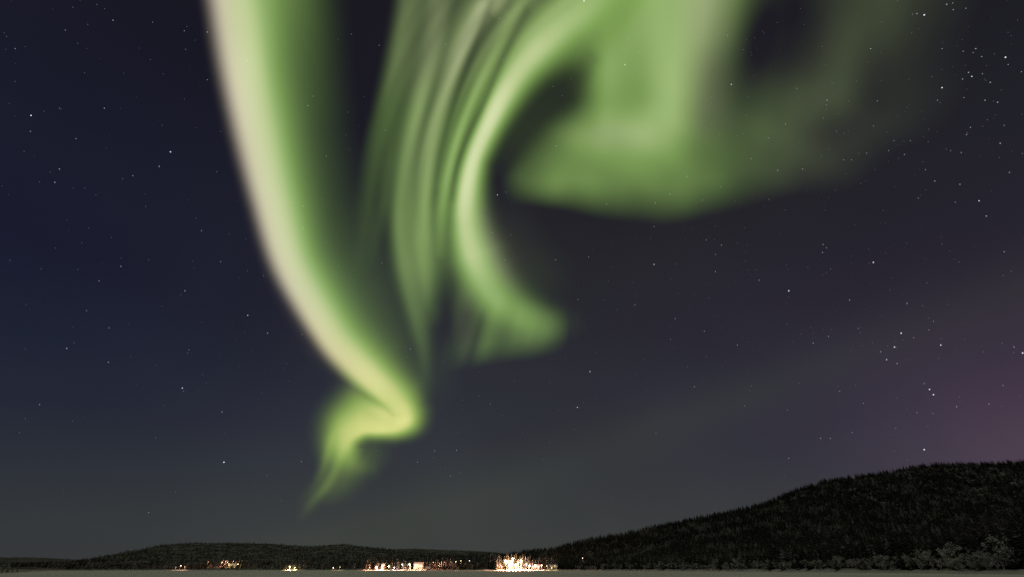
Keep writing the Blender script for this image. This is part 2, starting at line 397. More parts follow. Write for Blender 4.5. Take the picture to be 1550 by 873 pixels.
# ------------------------------------------------------------------ stars
def star_mat(name, rgb, strength):
    m, nt, out = new_mat(name)
    e = nt.nodes.new('ShaderNodeEmission')
    e.inputs['Color'].default_value = (*rgb, 1); e.inputs['Strength'].default_value = strength
    nt.links.new(e.outputs[0], out.inputs[0])
    m.cycles.emission_sampling = 'NONE'
    return m
STAR_R = 6.0e5
def ico_mesh(name, mat, r):
    t = (1 + 5 ** .5) / 2
    v = np.array([(-1, t, 0), (1, t, 0), (-1, -t, 0), (1, -t, 0), (0, -1, t), (0, 1, t), (0, -1, -t), (0, 1, -t), (t, 0, -1), (t, 0, 1), (-t, 0, -1), (-t, 0, 1)], float)
    v = v / np.linalg.norm(v[0]) * r
    f = np.array([(0, 11, 5), (0, 5, 1), (0, 1, 7), (0, 7, 10), (0, 10, 11), (1, 5, 9), (5, 11, 4), (11, 10, 2), (10, 7, 6), (7, 1, 8), (3, 9, 4), (3, 4, 2), (3, 2, 6), (3, 6, 8), (3, 8, 9), (4, 9, 5), (2, 4, 11), (6, 2, 10), (8, 6, 7), (9, 8, 1)])
    o = mesh_object(name, v, f, mat)
    me = o.data
    bpy.data.objects.remove(o)
    return me
R1 = STAR_R * 0.00115
star_kinds = {
    'b': ico_mesh('star', star_mat('bright_blue_white_star', (.84, .90, 1.0), 1.1), R1 * .78),
    'w': ico_mesh('star', star_mat('bright_white_star', (.93, .95, 1.0), 1.2), R1 * .82),
    'm': ico_mesh('star', star_mat('medium_star', (.82, .88, 1.0), .44), R1 * .60),
    'd': ico_mesh('star', star_mat('dim_star', (.92, .95, 1.0), .30), R1 * .54),
}
STARS = """47 175 w;158 164 m;171 31 m;231 34 d;121 0 m;314 49 m;90 164 d;115 210 m;241 252 m;258 230 b;201 266 m;90 256 m;83 276 m;328 260 d;281 75 d;314 121 d;46 199 d;23 74 d;279 47 d;99 46 d
884 2 b;946 98 b;950 58 d;842 221 m;753 295 b;766 291 d;574 69 m;674 68 d;583 197 d;527 170 d;532 52 d;851 145 d;761 91 d;756 28 d;837 131 d;967 80 d;374 92 m;474 146 m;466 160 m;494 236 m;408 54 d
1107 128 b;1087 52 d;1101 54 d;1399 23 b;1388 21 m;1381 22 d;1462 13 m;1442 5 m;1433 7 m;1443 15 m;1318 74 m;1426 74 m;1458 78 m;1477 74 m;1473 80 d;1486 86 m;1522 87 w;1526 98 m;1426 133 w;1471 116 b;1466 110 m;1457 120 m;1487 112 m;1499 125 m;1419 152 m;1459 148 m;1491 152 m;1510 155 m;1546 109 m;1252 152 m;1251 159 d;1328 153 m;1246 179 d;1189 188 m;1206 134 d;1129 175 d;1163 209 d;1137 240 m;1266 199 d;1469 193 m;1463 204 d;1514 217 m;1378 213 d;1353 213 d;1369 234 m;1312 232 d;1289 242 m;1277 242 m;1322 191 d;1439 228 d;1455 231 d;1345 228 d;1215 256 m;1401 257 d;1415 274 m;1453 279 m;1528 261 d;1482 304 b;1446 306 d;1037 197 d;1014 294 m;1040 267 m;1177 258 m;1091 283 d;1063 303 m;1164 302 d;1057 101 d;1493 327 m
459 346 m;459 312 m;334 396 m;375 477 b;405 504 m;457 506 d;399 417 d;305 349 m;745 352 m;841 393 m;764 393 m;774 355 d;578 398 m;875 453 m;891 389 m;893 562 b;621 528 m;513 402 d;742 611 m;632 699 m;658 682 m;691 681 m;656 692 d;697 715 d;456 698 m;682 720 d
1364 504 b;1354 525 b;1342 544 b;1358 550 m;1333 532 m;1383 511 m;1424 522 b;1413 486 m;1406 499 d;1373 459 m;1286 454 m;1299 497 d;1407 589 w;1413 597 b;1399 580 m;1518 583 m;1548 534 w;1535 525 m;1497 611 m;1448 615 m;1399 680 w;1412 625 d;1388 624 d;1271 592 m;1290 654 d;1356 648 d;1307 610 d;1257 663 m;1254 509 m;1322 397 b
183 403 m;150 425 m;101 527 m;60 612 m;276 587 b;278 592 d;286 529 m;284 534 d;339 699 w;336 623 m;164 548 m;280 440 m;165 496 d;131 470 d;225 775 d;874 616 b;1194 440 w;990 400 b;1083 385 m;1092 371 m;990 343 m;992 307 m;918 309 m;961 461 m;1022 482 m;1066 501 m;1015 513 m;1116 522 m;1051 585 m;1149 424 m;1246 370 m;1251 375 m;1245 382 m;1257 407 d;1083 411 m;1069 363 m;993 655 m;1242 663 m;1192 620 d;1194 693 m;1231 519 m;1137 584 d;1127 614 d;1520 381 m;1520 190 d;1390 300 d"""
star_label = {(47, 175): 'white star alone in the dark western sky, high beside the aurora band',
              (339, 699): 'white star low over the western hill, left of the aurora curl',
              (1426, 133): 'brightest star of the scattered cluster high in the east',
              (1522, 87): 'white star at the outer edge of the scattered eastern cluster',
              (1471, 116): 'blue white star at the heart of the scattered eastern cluster',
              (1194, 440): 'white star halfway between the hook and the short row of three stars',
              (1407, 589): 'middle and brightest star of the short sword row above the hill',
              (1399, 680): 'lone white star just above the crest of the dark forested hill',
              (1548, 534): 'bright star at the very edge of the purple glow',
              (874, 616): 'blue white star alone in the dark sky below the hook',
              (1107, 128): 'bluish star inside the dim part of the green veil',
              (1364, 504): 'upper star of the slanted row of three above the hill',
              (1354, 525): 'middle star of the slanted row of three above the hill',
              (1342, 544): 'lower star of the slanted row of three above the hill',
              (753, 295): 'blue white star in the dark gap just inside the hook',
              (884, 2): 'blue white star where the hook meets the veil at the top',
              (946, 98): 'blue white star shining through the bright green veil',
              (1322, 397): 'blue star alone above the row of three, below the veil',
              (276, 587): 'white star with a faint close companion in the western sky',
              (375, 477): 'blue white star in the dark sky just outside the bending aurora band'}
kind_text = {'b': ('bright blue white star in the open night sky', 'bright blue white stars'), 'w': ('bright white star in the open night sky', 'bright white stars'),
             'm': ('small white star in the clear night sky', 'small white stars'), 'd': ('very faint star in the clear night sky', 'very faint stars')}
for tok in STARS.replace('\n', ';').split(';'):
    x, y, k = tok.split()
    x, y = int(x), int(y)
    o = bpy.data.objects.new('star', star_kinds[k])
    o.location = sky_dir(x, y) * STAR_R
    s = RNG.uniform(.78, 1.18)
    o.scale = (s, s, s)
    col.objects.link(o)
    tag(o, star_label.get((x, y), kind_text[k][0]), 'star', kind_text[k][1])

# the countless fainter stars, one object
n_f = 2400
fx = RNG.uniform(-200, 1750, n_f); fy = RNG.uniform(-400, 800, n_f)
dens = np.clip(.35 + .65 * np.exp(-(((fx - 1080) * .8 + (fy - 420) * .6) / 300) ** 2) + .2 * (fx > 900), 0, 1) * np.clip((790 - fy) / 260, 0, 1)
kp = RNG.uniform(0, 1, n_f) < dens
P = sky_dir(fx[kp], fy[kp]) * (STAR_R * 1.01)
octv = np.array([(1, 0, 0), (-1, 0, 0), (0, 1, 0), (0, -1, 0), (0, 0, 1), (0, 0, -1)], float)
octf = np.array([(0, 2, 4), (2, 1, 4), (1, 3, 4), (3, 0, 4), (2, 0, 5), (1, 2, 5), (3, 1, 5), (0, 3, 5)])
rr = R1 * RNG.uniform(.22, .52, len(P))
V = (P[:, None, :] + octv[None] * rr[:, None, None]).reshape(-1, 3)
F = (octf[None] + 6 * np.arange(len(P))[:, None, None]).reshape(-1, 3)
o = mesh_object('starfield', V, F, star_mat('faint_star_light', (.9, .94, 1.0), .22))
tag(o, 'countless very faint stars scattered over the whole night sky', 'stars', None, 'stuff')
# ------------------------------------------------------------------ land
def bearing(xp):
    """Azimuth (radians east of the view axis) of a point on the horizon."""
    d = sky_dir(np.asarray(xp, float), 861.5 + 0 * np.asarray(xp, float))
    return np.arctan2(d[..., 0], d[..., 1])
def skyline(pts):
    p = np.array(pts, float)
    d = sky_dir(p[:, 0], p[:, 1])
    return np.arctan2(d[:, 0], d[:, 1]), d[:, 2] / np.hypot(d[:, 0], d[:, 1])   # azimuth, tan(elevation)

near_az, near_t = skyline([(-320, 857), (-160, 856), (0, 855.5), (60, 853), (110, 850), (150, 842.5), (180, 837), (210, 831), (240, 825.5), (270, 822), (300, 820.5),
    (340, 820.8), (380, 821), (410, 822.5), (450, 826), (470, 826), (500, 824), (520, 823), (545, 825.5), (570, 829), (600, 833), (640, 837), (680, 840), (710, 841),
    (740, 839), (770, 837.5), (800, 836), (830, 834), (850, 829.5), (870, 824.5), (900, 819), (950, 809), (1000, 797.5), (1050, 786), (1100, 778.5), (1150, 767.5),
    (1180, 757), (1210, 744), (1250, 730), (1300, 722), (1350, 714.5), (1400, 707), (1440, 704), (1480, 704), (1520, 702), (1550, 699), (1650, 694), (1800, 705), (2000, 740)])
shore_az = bearing(np.array([-400, -100, 0, 40, 90, 250, 440, 560, 700, 780, 850, 900, 1000, 1150, 1300, 1450, 1550, 1700, 2000]))
shore_r = np.array([210, 220, 232, 330, 760, 1100, 960, 860, 800, 690, 640, 570, 440, 315, 236, 192, 176, 165, 160], float)
ridge_az = bearing(np.array([-400, 0, 110, 300, 500, 600, 700, 780, 850, 1000, 1200, 1400, 1550, 2000]))
ridge_r = np.array([1900, 1900, 1900, 2400, 2300, 1900, 1500, 1150, 950, 900, 950, 1080, 1180, 1200], float)

def wav(x, y, s, seed):
    """Smooth rolling noise."""
    r = np.random.default_rng(seed); v = 0
    for k in range(7):
        a, ph, f = r.uniform(0, 2 * np.pi), r.uniform(0, 6.28), s * r.uniform(.6, 1.8)
        v = v + np.sin((x * np.cos(a) + y * np.sin(a)) * f + ph)
    return v / 7

def shore_radius(az):
    r = np.interp(az, shore_az, shore_r)
    return r * (1 + .012 * np.sin(az * 61 + 1) + .010 * np.sin(az * 147) + .006 * np.sin(az * 331 + 2))
def ground_z(az, r):
    r0 = shore_radius(az); R = np.interp(az, ridge_az, ridge_r); T = np.interp(az, near_az, near_t)
    u = np.clip((r - r0) / (R - r0), 0, 3)
    bank = 1.1 * sstep(0, 14, r - r0) - .35 * sstep(0, -8, r - r0)
    g = np.where(u < 1, sstep(0, 1, .5 * np.minimum(u, 1)) * 2 * .35 + .65 * u, 1)
    up = r * np.maximum(T, 0.0002) * g
    h = np.where(u <= 1, up, R * T * (1 - .35 * sstep(0, 1.2, u - 1)))
    rough = wav(r * np.sin(az), r * np.cos(az), .035, 5) * np.minimum(.012 * (r - r0), 3) * (r > r0)
    return bank + h + rough
def ground_point(xp, r):
    az = float(bearing(xp))
    return (r * math.sin(az), r * math.cos(az), float(ground_z(np.array(az), np.array(float(r)))))

def noise_mat(name, c1, c2, scale, rough=.8, detail=6, lo=.4, hi=.6, bump=0, bscale=1.0, spec=.2, attr=None, c3=None):
    m, nt, out = new_mat(name)
    b = nt.nodes.new('ShaderNodeBsdfPrincipled'); b.inputs['Roughness'].default_value = rough
    b.inputs['Specular IOR Level'].default_value = spec
    tc = nt.nodes.new('ShaderNodeTexCoord')
    n = nt.nodes.new('ShaderNodeTexNoise'); n.inputs['Scale'].default_value = scale; n.inputs['Detail'].default_value = detail
    geo = nt.nodes.new('ShaderNodeNewGeometry')
    nt.links.new(geo.outputs['Position'], n.inputs['Vector'])
    rp = nt.nodes.new('ShaderNodeValToRGB'); set_ramp(rp, [(lo, c1), (hi, c2)])
    nt.links.new(n.outputs[0], rp.inputs[0])
    colour = rp.outputs[0]
    if attr:
        a = nt.nodes.new('ShaderNodeAttribute'); a.attribute_name = attr
        mx = nt.nodes.new('ShaderNodeMix'); mx.data_type = 'RGBA'
        nt.links.new(a.outputs['Fac'], mx.inputs['Factor']); nt.links.new(colour, mx.inputs['A']); mx.inputs['B'].default_value = (*c3, 1)
        colour = mx.outputs['Result']
    nt.links.new(colour, b.inputs['Base Color'])
    if bump:
        n2 = nt.nodes.new('ShaderNodeTexNoise'); n2.inputs['Scale'].default_value = bscale; n2.inputs['Detail'].default_value = 6
        nt.links.new(geo.outputs['Position'], n2.inputs['Vector'])
        bp = nt.nodes.new('ShaderNodeBump'); bp.inputs['Strength'].default_value = bump; bp.inputs['Distance'].default_value = .2
        nt.links.new(n2.outputs[0], bp.inputs['Height']); nt.links.new(bp.outputs[0], b.inputs['Normal'])
    nt.links.new(b.outputs[0], out.inputs[0])
    return m

snow_mat = noise_mat('lake_snow', (.70, .71, .69), (.84, .84, .82), .035, .75, 5, .35, .65, bump=.25, bscale=.5)
# frozen lake: one round sheet to the horizon
ang = np.linspace(0, 2 * np.pi, 145)[:-1]
rad = np.concatenate([[0], np.geomspace(4, 14000, 60)])
A, Rr = np.meshgrid(ang, rad)
lv = np.stack([Rr * np.sin(A), Rr * np.cos(A), .05 * wav(Rr * np.sin(A), Rr * np.cos(A), .06, 3) * np.exp(-Rr / 600)], -1).reshape(-1, 3)
I = np.arange(A.size).reshape(A.shape); J = np.roll(I, -1, axis=1)
lf = np.stack([I[:-1], J[:-1], J[1:], I[1:]], -1).reshape(-1, 4)[:, ::-1]
tag(mesh_object('lake', lv, lf, snow_mat, smooth=True), 'snow covered frozen lake', kind='structure')

# hills: polar terrain from the shore to behind the ridge
forest_floor = noise_mat('forest_floor', (.045, .045, .042), (.20, .20, .20), .03, .9, 7, .42, .62, attr='bank', c3=(.55, .56, .55))
az_lim0, az_lim1 = float(bearing(-260)), float(bearing(1900))
azs = np.linspace(az_lim0, az_lim1, 340)
us = np.concatenate([[-.04, -.02, 0, .008, .018, .03, .05], np.linspace(.075, 1.0, 30), [1.08, 1.25, 1.6, 2.2]])
A, U = np.meshgrid(azs, us)
r0 = shore_radius(A); R = np.interp(A, ridge_az, ridge_r)
rr = r0 + np.where(U < 0, U * 260, U * (R - r0))
zz = ground_z(A, rr)
hv = np.stack([rr * np.sin(A), rr * np.cos(A), zz], -1).reshape(-1, 3)
I = np.arange(A.size).reshape(A.shape)
hf = np.stack([I[:-1, :-1], I[:-1, 1:], I[1:, 1:], I[1:, :-1]], -1).reshape(-1, 4)[:, ::-1]
hills = tag(mesh_object('hills', hv, hf, forest_floor, smooth=True), 'forested hills round the frozen lake', kind='structure')
bk = np.clip(1.25 - (rr - r0) / 18.0, 0, 1).ravel() * .8
hills.data.attributes.new('bank', 'FLOAT', 'POINT').data.foreach_set('value', bk.astype(np.float32))

# far hills behind
far_az, far_t = skyline([(-400, 848), (-200, 847), (-80, 845), (0, 843), (40, 842.5), (80, 844), (115, 846), (200, 848), (420, 845), (520, 836), (560, 832), (600, 830), (630, 829.5), (660, 831), (690, 832),
                         (720, 833.2), (745, 834.5), (770, 838), (850, 846), (1000, 855), (1500, 858)])
azs2 = np.linspace(float(bearing(-380)), float(bearing(1450)), 300)
rows = [(3300, 0.0), (3700, .35), (4300, .75), (4900, 1.0), (5300, 1.02), (6500, .9)]
A = np.repeat(azs2[None], len(rows), 0)
rr = np.array([q[0] for q in rows])[:, None] + 0 * A
zz = np.array([q[0] * q[1] for q in rows])[:, None] * np.interp(A, far_az, far_t) - np.where(rr < 3400, 2.0, 0)
zz = np.where(rr > 5000, np.minimum(zz, 4900 * np.interp(A, far_az, far_t)), zz)
hv = np.stack([rr * np.sin(A), rr * np.cos(A), zz], -1).reshape(-1, 3)
I = np.arange(A.size).reshape(A.shape)
hf = np.stack([I[:-1, :-1], I[:-1, 1:], I[1:, 1:], I[1:, :-1]], -1).reshape(-1, 4)[:, ::-1]
far_mat = noise_mat('far_forest_floor', (.05, .045, .045), (.19, .18, .18), .012, .9, 7, .4, .65)
tag(mesh_object('far_hills', hv, hf, far_mat, smooth=True), 'low far hills on the horizon', kind='structure')
# ------------------------------------------------------------------ trees
def spruce_geometry(rng, H=1.0, R=.19, tiers=18, per=7, base=.07):
    """Drooping kite-shaped boughs in whorls; returns triangles for a tree of unit height."""
    V, F = [], []
    lean = rng.uniform(-.02, .02, 2)
    for k in range(tiers):
        u = k / (tiers - 1.0)
        z = base + (1 - base) * u ** .95
        rad = R * (1 - u) ** .85 * rng.uniform(.72, 1.15) + .012
        a0 = rng.uniform(0, 6.28)
        for j in range(per):
            a = a0 + 6.283 * j / per + rng.uniform(-.25, .25)
            r = rad * rng.uniform(.65, 1.15)
            w = (.42 * rad + .012) * rng.uniform(.7, 1.2)
            zz = z + rng.uniform(-.015, .015)
            ca, sa = math.cos(a), math.sin(a)
            ox, oy = lean[0] * z, lean[1] * z
            def p(rr_, tt, dz):
                return (ox + rr_ * ca - tt * sa, oy + rr_ * sa + tt * ca, zz + dz)
            b = len(V)
            V += [p(0, 0, .02), p(r * .55, w, -.16 * r - .012), p(r, 0, -.42 * r), p(r * .55, -w, -.16 * r - .012)]
            F += [(b, b + 1, b + 2), (b, b + 2, b + 3)]
    b = len(V)                                            # leader
    V += [(lean[0] + .006, lean[1], .95), (lean[0] - .004, lean[1] + .005, .95), (lean[0] - .004, lean[1] - .005, .95), (lean[0], lean[1], 1.03)]
    F += [(b, b + 1, b + 3), (b + 1, b + 2, b + 3), (b + 2, b, b + 3)]
    return np.array(V, float), np.array(F, int)

def trunk_geometry(h, r, segs=7, bend=0.0):
    V, F = [], []
    lv_ = 4
    for i in range(lv_):
        u = i / (lv_ - 1)
        for j in range(segs):
            a = 6.283 * j / segs
            q = r * (1 - .75 * u) * (1.25 if i == 0 else 1)
            V.append((q * math.cos(a) + bend * u * u, q * math.sin(a), h * u))
    for i in range(lv_ - 1):
        for j in range(segs):
            F.append((i * segs + j, i * segs + (j + 1) % segs, (i + 1) * segs + (j + 1) % segs, (i + 1) * segs + j))
    return np.array(V), np.array(F)

def needles_mat(name, green, snow, cover, scale):
    """Dark needles with loose patches of snow lying on the boughs."""
    m, nt, out = new_mat(name)
    b = nt.nodes.new('ShaderNodeBsdfPrincipled'); b.inputs['Roughness'].default_value = .85; b.inputs['Specular IOR Level'].default_value = .15
    geo = nt.nodes.new('ShaderNodeNewGeometry')
    n = nt.nodes.new('ShaderNodeTexNoise'); n.inputs['Scale'].default_value = scale; n.inputs['Detail'].default_value = 5
    nt.links.new(geo.outputs['Position'], n.inputs['Vector'])
    n2 = nt.nodes.new('ShaderNodeTexNoise'); n2.inputs['Scale'].default_value = .02; n2.inputs['Detail'].default_value = 3
    nt.links.new(geo.outputs['Position'], n2.inputs['Vector'])
    s = nt.nodes.new('ShaderNodeMath'); s.operation = 'MULTIPLY_ADD'
    nt.links.new(n2.outputs[0], s.inputs[0]); s.inputs[1].default_value = .6; nt.links.new(n.outputs[0], s.inputs[2])
    mr = nt.nodes.new('ShaderNodeMapRange'); mr.interpolation_type = 'SMOOTHSTEP'
    nt.links.new(s.outputs[0], mr.inputs['Value'])
    mr.inputs['From Min'].default_value = .80 + .2 * (.5 - cover); mr.inputs['From Max'].default_value = .98 + .2 * (.5 - cover)
    mx = nt.nodes.new('ShaderNodeMix'); mx.data_type = 'RGBA'
    nt.links.new(mr.outputs[0], mx.inputs['Factor'])
    mx.inputs['A'].default_value = (*green, 1); mx.inputs['B'].default_value = (*snow, 1)
    nt.links.new(mx.outputs['Result'], b.inputs['Base Color'])
    nt.links.new(b.outputs[0], out.inputs[0])
    return m
spruce_needles = needles_mat('spruce_needles', (.032, .040, .026), (.30, .31, .30), .35, .55)
forest_needles = needles_mat('forest_needles', (.034, .039, .028), (.24, .25, .23), .42, .09)
snowy_forest_needles = needles_mat('snowy_forest_needles', (.034, .030, .026), (.50, .49, .48), .32, .045)
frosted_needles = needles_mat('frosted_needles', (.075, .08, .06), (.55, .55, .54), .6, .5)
bark = noise_mat('bark', (.05, .04, .032), (.11, .09, .075), 3.0, .9, 4)
frost_twigs = noise_mat('frost_twigs', (.21, .23, .205), (.54, .57, .52), .5, .9, 4, .38, .66)
pale_bark = noise_mat('birch_bark', (.10, .09, .08), (.34, .33, .31), 2.0, .8, 4)

kinds = {}
def tree_kind(key, crown_geo, trunk_geo, crown_mat, trunk_mat):
    c_ = mesh_object('crown', *crown_geo, crown_mat); t_ = mesh_object('trunk', *trunk_geo, trunk_mat)
    kinds[key] = (c_.data, t_.data)
    bpy.data.objects.remove(c_); bpy.data.objects.remove(t_)
for i in range(5):
    r_ = np.random.default_rng(40 + i)
    g = spruce_geometry(r_, R=[.17, .20, .15, .23, .18][i], tiers=20, per=8)
    tg = trunk_geometry(.5, .016)
    tree_kind(('spruce', i), g, tg, spruce_needles, bark)
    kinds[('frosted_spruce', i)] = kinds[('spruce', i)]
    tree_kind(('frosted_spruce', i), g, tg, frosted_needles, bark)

def birch_geometry(rng, spread=.42, n_stem=6, n_twig=900, upright=.5):
    """Frosted bush or small birch of unit height: fanned stems and a fuzzy crown of tiny twig blades."""
    TV, TF, tips = [], [], []
    for s in range(n_stem):
        a = rng.uniform(0, 6.28); out_ = rng.uniform(.15, 1) * spread * .8
        top = np.array([math.cos(a) * out_, math.sin(a) * out_, rng.uniform(.6, .98) - .25 * out_])
        mid = top * np.array([.35, .35, .5]) + rng.normal(0, .02, 3)
        pts = [np.array([math.cos(a) * .02, math.sin(a) * .02, -.04]), mid, top]
        for q in range(2):
            p0, p1 = pts[q], pts[q + 1]
            w0, w1 = (.013, .009) if q == 0 else (.009, .004)
            b = len(TV)
            for (p, w) in ((p0, w0), (p1, w1)):
                for j in range(4):
                    TV.append(p + w * np.array([math.cos(1.57 * j), math.sin(1.57 * j), 0]))
            TF += [(b + j, b + (j + 1) % 4, b + 4 + (j + 1) % 4, b + 4 + j) for j in range(4)]
        for w in range(5):
            f = rng.uniform(.35, 1)
            base = mid + (top - mid) * f if rng.uniform() < .6 else pts[0] + (mid - pts[0]) * rng.uniform(.4, 1)
            d_ = rng.normal(0, 1, 3); d_[2] = abs(d_[2]) * upright + .15
            d_ /= np.linalg.norm(d_)
            tip = base + d_ * rng.uniform(.10, .24) * (spread / .42)
            tips.append((base, tip))
            b = len(TV)
            for (p, ww) in ((base, .005), (tip, .002)):
                for j in range(3):
                    TV.append(p + ww * np.array([math.cos(2.09 * j), math.sin(2.09 * j), 0]))
            TF += [(b + j, b + (j + 1) % 3, b + 3 + (j + 1) % 3, b + 3 + j) for j in range(3)]
    V, F = [], []
    for t in range(n_twig):
        base, tip = tips[rng.integers(len(tips))]
        p = base + (tip - base) * rng.uniform(.2, 1.1) + rng.normal(0, .035, 3)
        p[2] = max(p[2], .03)
        d_ = (tip - base); d_ = d_ / np.linalg.norm(d_) + rng.normal(0, .5, 3); d_ /= np.linalg.norm(d_)
        l = rng.uniform(.03, .075); sd = np.cross(d_, rng.normal(0, 1, 3)); sd = sd / np.linalg.norm(sd) * l * .30
        b = len(V)
        V += [p - sd, p + sd, p + d_ * l]
        F.append((b, b + 1, b + 2))
    return (np.array(V), np.array(F)), (np.array(TV), np.array(TF))
for i in range(6):
    r_ = np.random.default_rng(70 + i)
    g, tg = birch_geometry(r_, spread=[.55, .45, .65, .38, .5, .6][i], n_stem=[7, 5, 8, 4, 6, 7][i], n_twig=1100, upright=[.5, .8, .4, 1.0, .6, .5][i])
    tree_kind(('birch', i), g, tg, frost_twigs, pale_bark)

dark_twigs = noise_mat('bare_twigs', (.045, .043, .038), (.15, .15, .135), .6, .9, 4, .38, .68)
for i in range(3):
    r_ = np.random.default_rng(170 + i)
    g, tg = birch_geometry(r_, spread=[.34, .28, .38][i], n_stem=[5, 4, 6][i], n_twig=1300, upright=.9)
    tree_kind(('bare_birch', i), g, tg, dark_twigs, bark)
counts = {}
def plant(name, key, loc, height, label, cat, group, rz=None, width=1.0):
    o = empty(name, loc, RNG.uniform(0, 6.28) if rz is None else rz)
    o.scale = (height * width, height * width, height)
    for nm, me in zip(('crown', 'trunk'), kinds[key]):
        c_ = bpy.data.objects.new(nm, me); col.objects.link(c_); c_.parent = o
    tag(o, label, cat, group)
    counts[cat] = counts.get(cat, 0) + 1
    return o

# -- frosted birches and bushes along the eastern shore: (bearing, metres behind the shore line, height, kind)
bush_label = 'pale frosted bush on the snowy bank below the dark forested hill'
small_label = 'small frosted bush far along the shore below the dark hill'
big = [(1542, 14, 8.8, 0, 'big round frosted birch at the edge of the photo, tallest on the shore'),
       (1402, 11, 6.6, 2, 'wide round frosted bush, first of the large pair on the near shore'),
       (1446, 11, 7.4, 1, 'frosted birch with a leaning top, second of the large pair on the near shore'),
       (1380, 9, 4.8, 4, 'low frosted bush beside the wide round one on the near shore'),
       (1496, 9, 4.8, 5, 'low spreading frosted bush between the leaning birch and the big round birch'),
       (1118, 8, 7.2, 3, 'tall loose frosted birch standing above the row of low shore bushes')]
for (xp, dr, h, k, lab) in big:
    r = float(shore_radius(bearing(xp))) + dr
    plant('frosted_birch', ('birch', k), ground_point(xp, r), h, lab, 'birch', 'frosted birches along the shore')
xp = 868.0
while xp < 1640:
    r0_ = float(shore_radius(bearing(xp)))
    near_ = r0_ < 330
    dr = RNG.uniform(7, 17) if near_ else RNG.uniform(5, 16)
    h = RNG.uniform(2.6, 4.6) * (1.0 if near_ else 1.15) * (RNG.uniform(1.1, 1.45) if RNG.uniform() < .22 else 1)
    plant('frosted_birch', ('birch', int(RNG.integers(6))), ground_point(xp, r0_ + dr), h, bush_label if near_ else small_label,
          'birch', 'frosted bushes on the near shore' if near_ else 'frosted bushes far along the shore', width=RNG.uniform(.9, 1.25))
    xp += (h / r0_) * 900 * RNG.uniform(.34, .74)
for (xp, dr, h) in [(-18, 2, 3.2), (-6, 0, 2.6), (4, 3, 3.0), (12, 1, 2.2), (20, 2, 1.8), (27, 1, 1.3), (-40, 4, 3.2)]:
    r = float(shore_radius(bearing(xp))) + dr
    plant('frosted_birch', ('birch', int(RNG.integers(6))), ground_point(xp, r), h, 'frosted bush on the small point at the western edge of the lake', 'birch', 'frosted bushes on the western point')

# -- taller bare birches standing between the bushes and the spruces
for xp, dr, h in [(1352, 20, 7.5), (1372, 24, 8.5), (1420, 22, 9.5), (1436, 27, 11), (1462, 24, 11), (1474, 30, 13), (1488, 22, 10.5), (1503, 29, 13.5), (1517, 24, 12), (1530, 31, 14), (1549, 27, 13),
                  (1566, 24, 12), (1590, 28, 13), (1290, 22, 7), (1240, 20, 7), (1335, 28, 9)]:
    plant('birch_tree', ('bare_birch', int(RNG.integers(3))), ground_point(xp, float(shore_radius(bearing(xp))) + dr), h,
          'tall dark bare birch between the frosted shore bushes and the spruces', 'birch', 'bare birches behind the shore bushes')

# -- the nearest spruces behind them
spruce_label = 'dark spruce at the foot of the hill behind the frosted shore bushes'
for i in range(165):
    xp = 1130 + (1620 - 1130) * (i + RNG.uniform(0, 1)) / 165
    r = float(shore_radius(bearing(xp))) + RNG.uniform(11, 46)
    plant('spruce_tree', ('spruce', int(RNG.integers(5))), ground_point(xp, r), RNG.uniform(7, 13) * (1 if RNG.uniform() < .75 else .6), spruce_label, 'spruce', 'dark spruces behind the shore bushes')

# -- the forest on the hills: one mass
def forest(name, n, x0, x1, umin, umax, hmin, hmax, tiers, per, seed, label, power=.5, clear=(), mat=None, gaps=-.5):
    rng = np.random.default_rng(seed)
    protos = [spruce_geometry(np.random.default_rng(seed * 10 + q), R=[.34, .28, .42, .38][q], tiers=tiers, per=per) for q in range(4)]
    a = rng.uniform(float(bearing(x0)), float(bearing(x1)), n)
    r0 = shore_radius(a); R = np.interp(a, ridge_az, ridge_r)
    rmin = r0 + np.maximum(umin * (R - r0), 12); rmax = r0 + umax * (R - r0)
    r = np.sqrt(rmin ** 2 + rng.uniform(0, 1, n) ** (2 * power) * (rmax ** 2 - rmin ** 2))
    x, y = r * np.sin(a), r * np.cos(a)
    keep = ((a > float(bearing(95))) | (r > 900)) & ((wav(x, y, .02, seed) + .5 * wav(x, y, .07, seed + 1)) > gaps)
    for (cx, cy, cr) in clear:
        keep &= (x - cx) ** 2 + (y - cy) ** 2 > cr * cr
    a, r, x, y = a[keep], r[keep], x[keep], y[keep]
    z = ground_z(a, r) - .2
    h = rng.uniform(hmin, hmax, len(a)) * np.where(rng.uniform(0, 1, len(a)) < .3, .7, 1.0)
    w = h * rng.uniform(.85, 1.25, len(a)); ro = rng.uniform(0, 6.28, len(a)); q = rng.integers(0, 4, len(a))
    Vs, Fs, off = [], [], 0
    for k in range(4):
        m = q == k; pv, pf = protos[k]
        ca, sa = np.cos(ro[m])[:, None], np.sin(ro[m])[:, None]
        vx = (pv[None, :, 0] * ca - pv[None, :, 1] * sa) * w[m][:, None] + x[m][:, None]
        vy = (pv[None, :, 0] * sa + pv[None, :, 1] * ca) * w[m][:, None] + y[m][:, None]
        vz = pv[None, :, 2] * h[m][:, None] + z[m][:, None]
        Vs.append(np.stack([vx, vy, vz], -1).reshape(-1, 3))
        Fs.append((pf[None] + len(pv) * np.arange(m.sum())[:, None, None]).reshape(-1, 3) + off)
        off += len(pv) * m.sum()
    o = mesh_object(name, np.concatenate(Vs), np.concatenate(Fs), mat or forest_needles)
    tag(o, label, 'forest', None, 'stuff')
    return o
village_clear = []
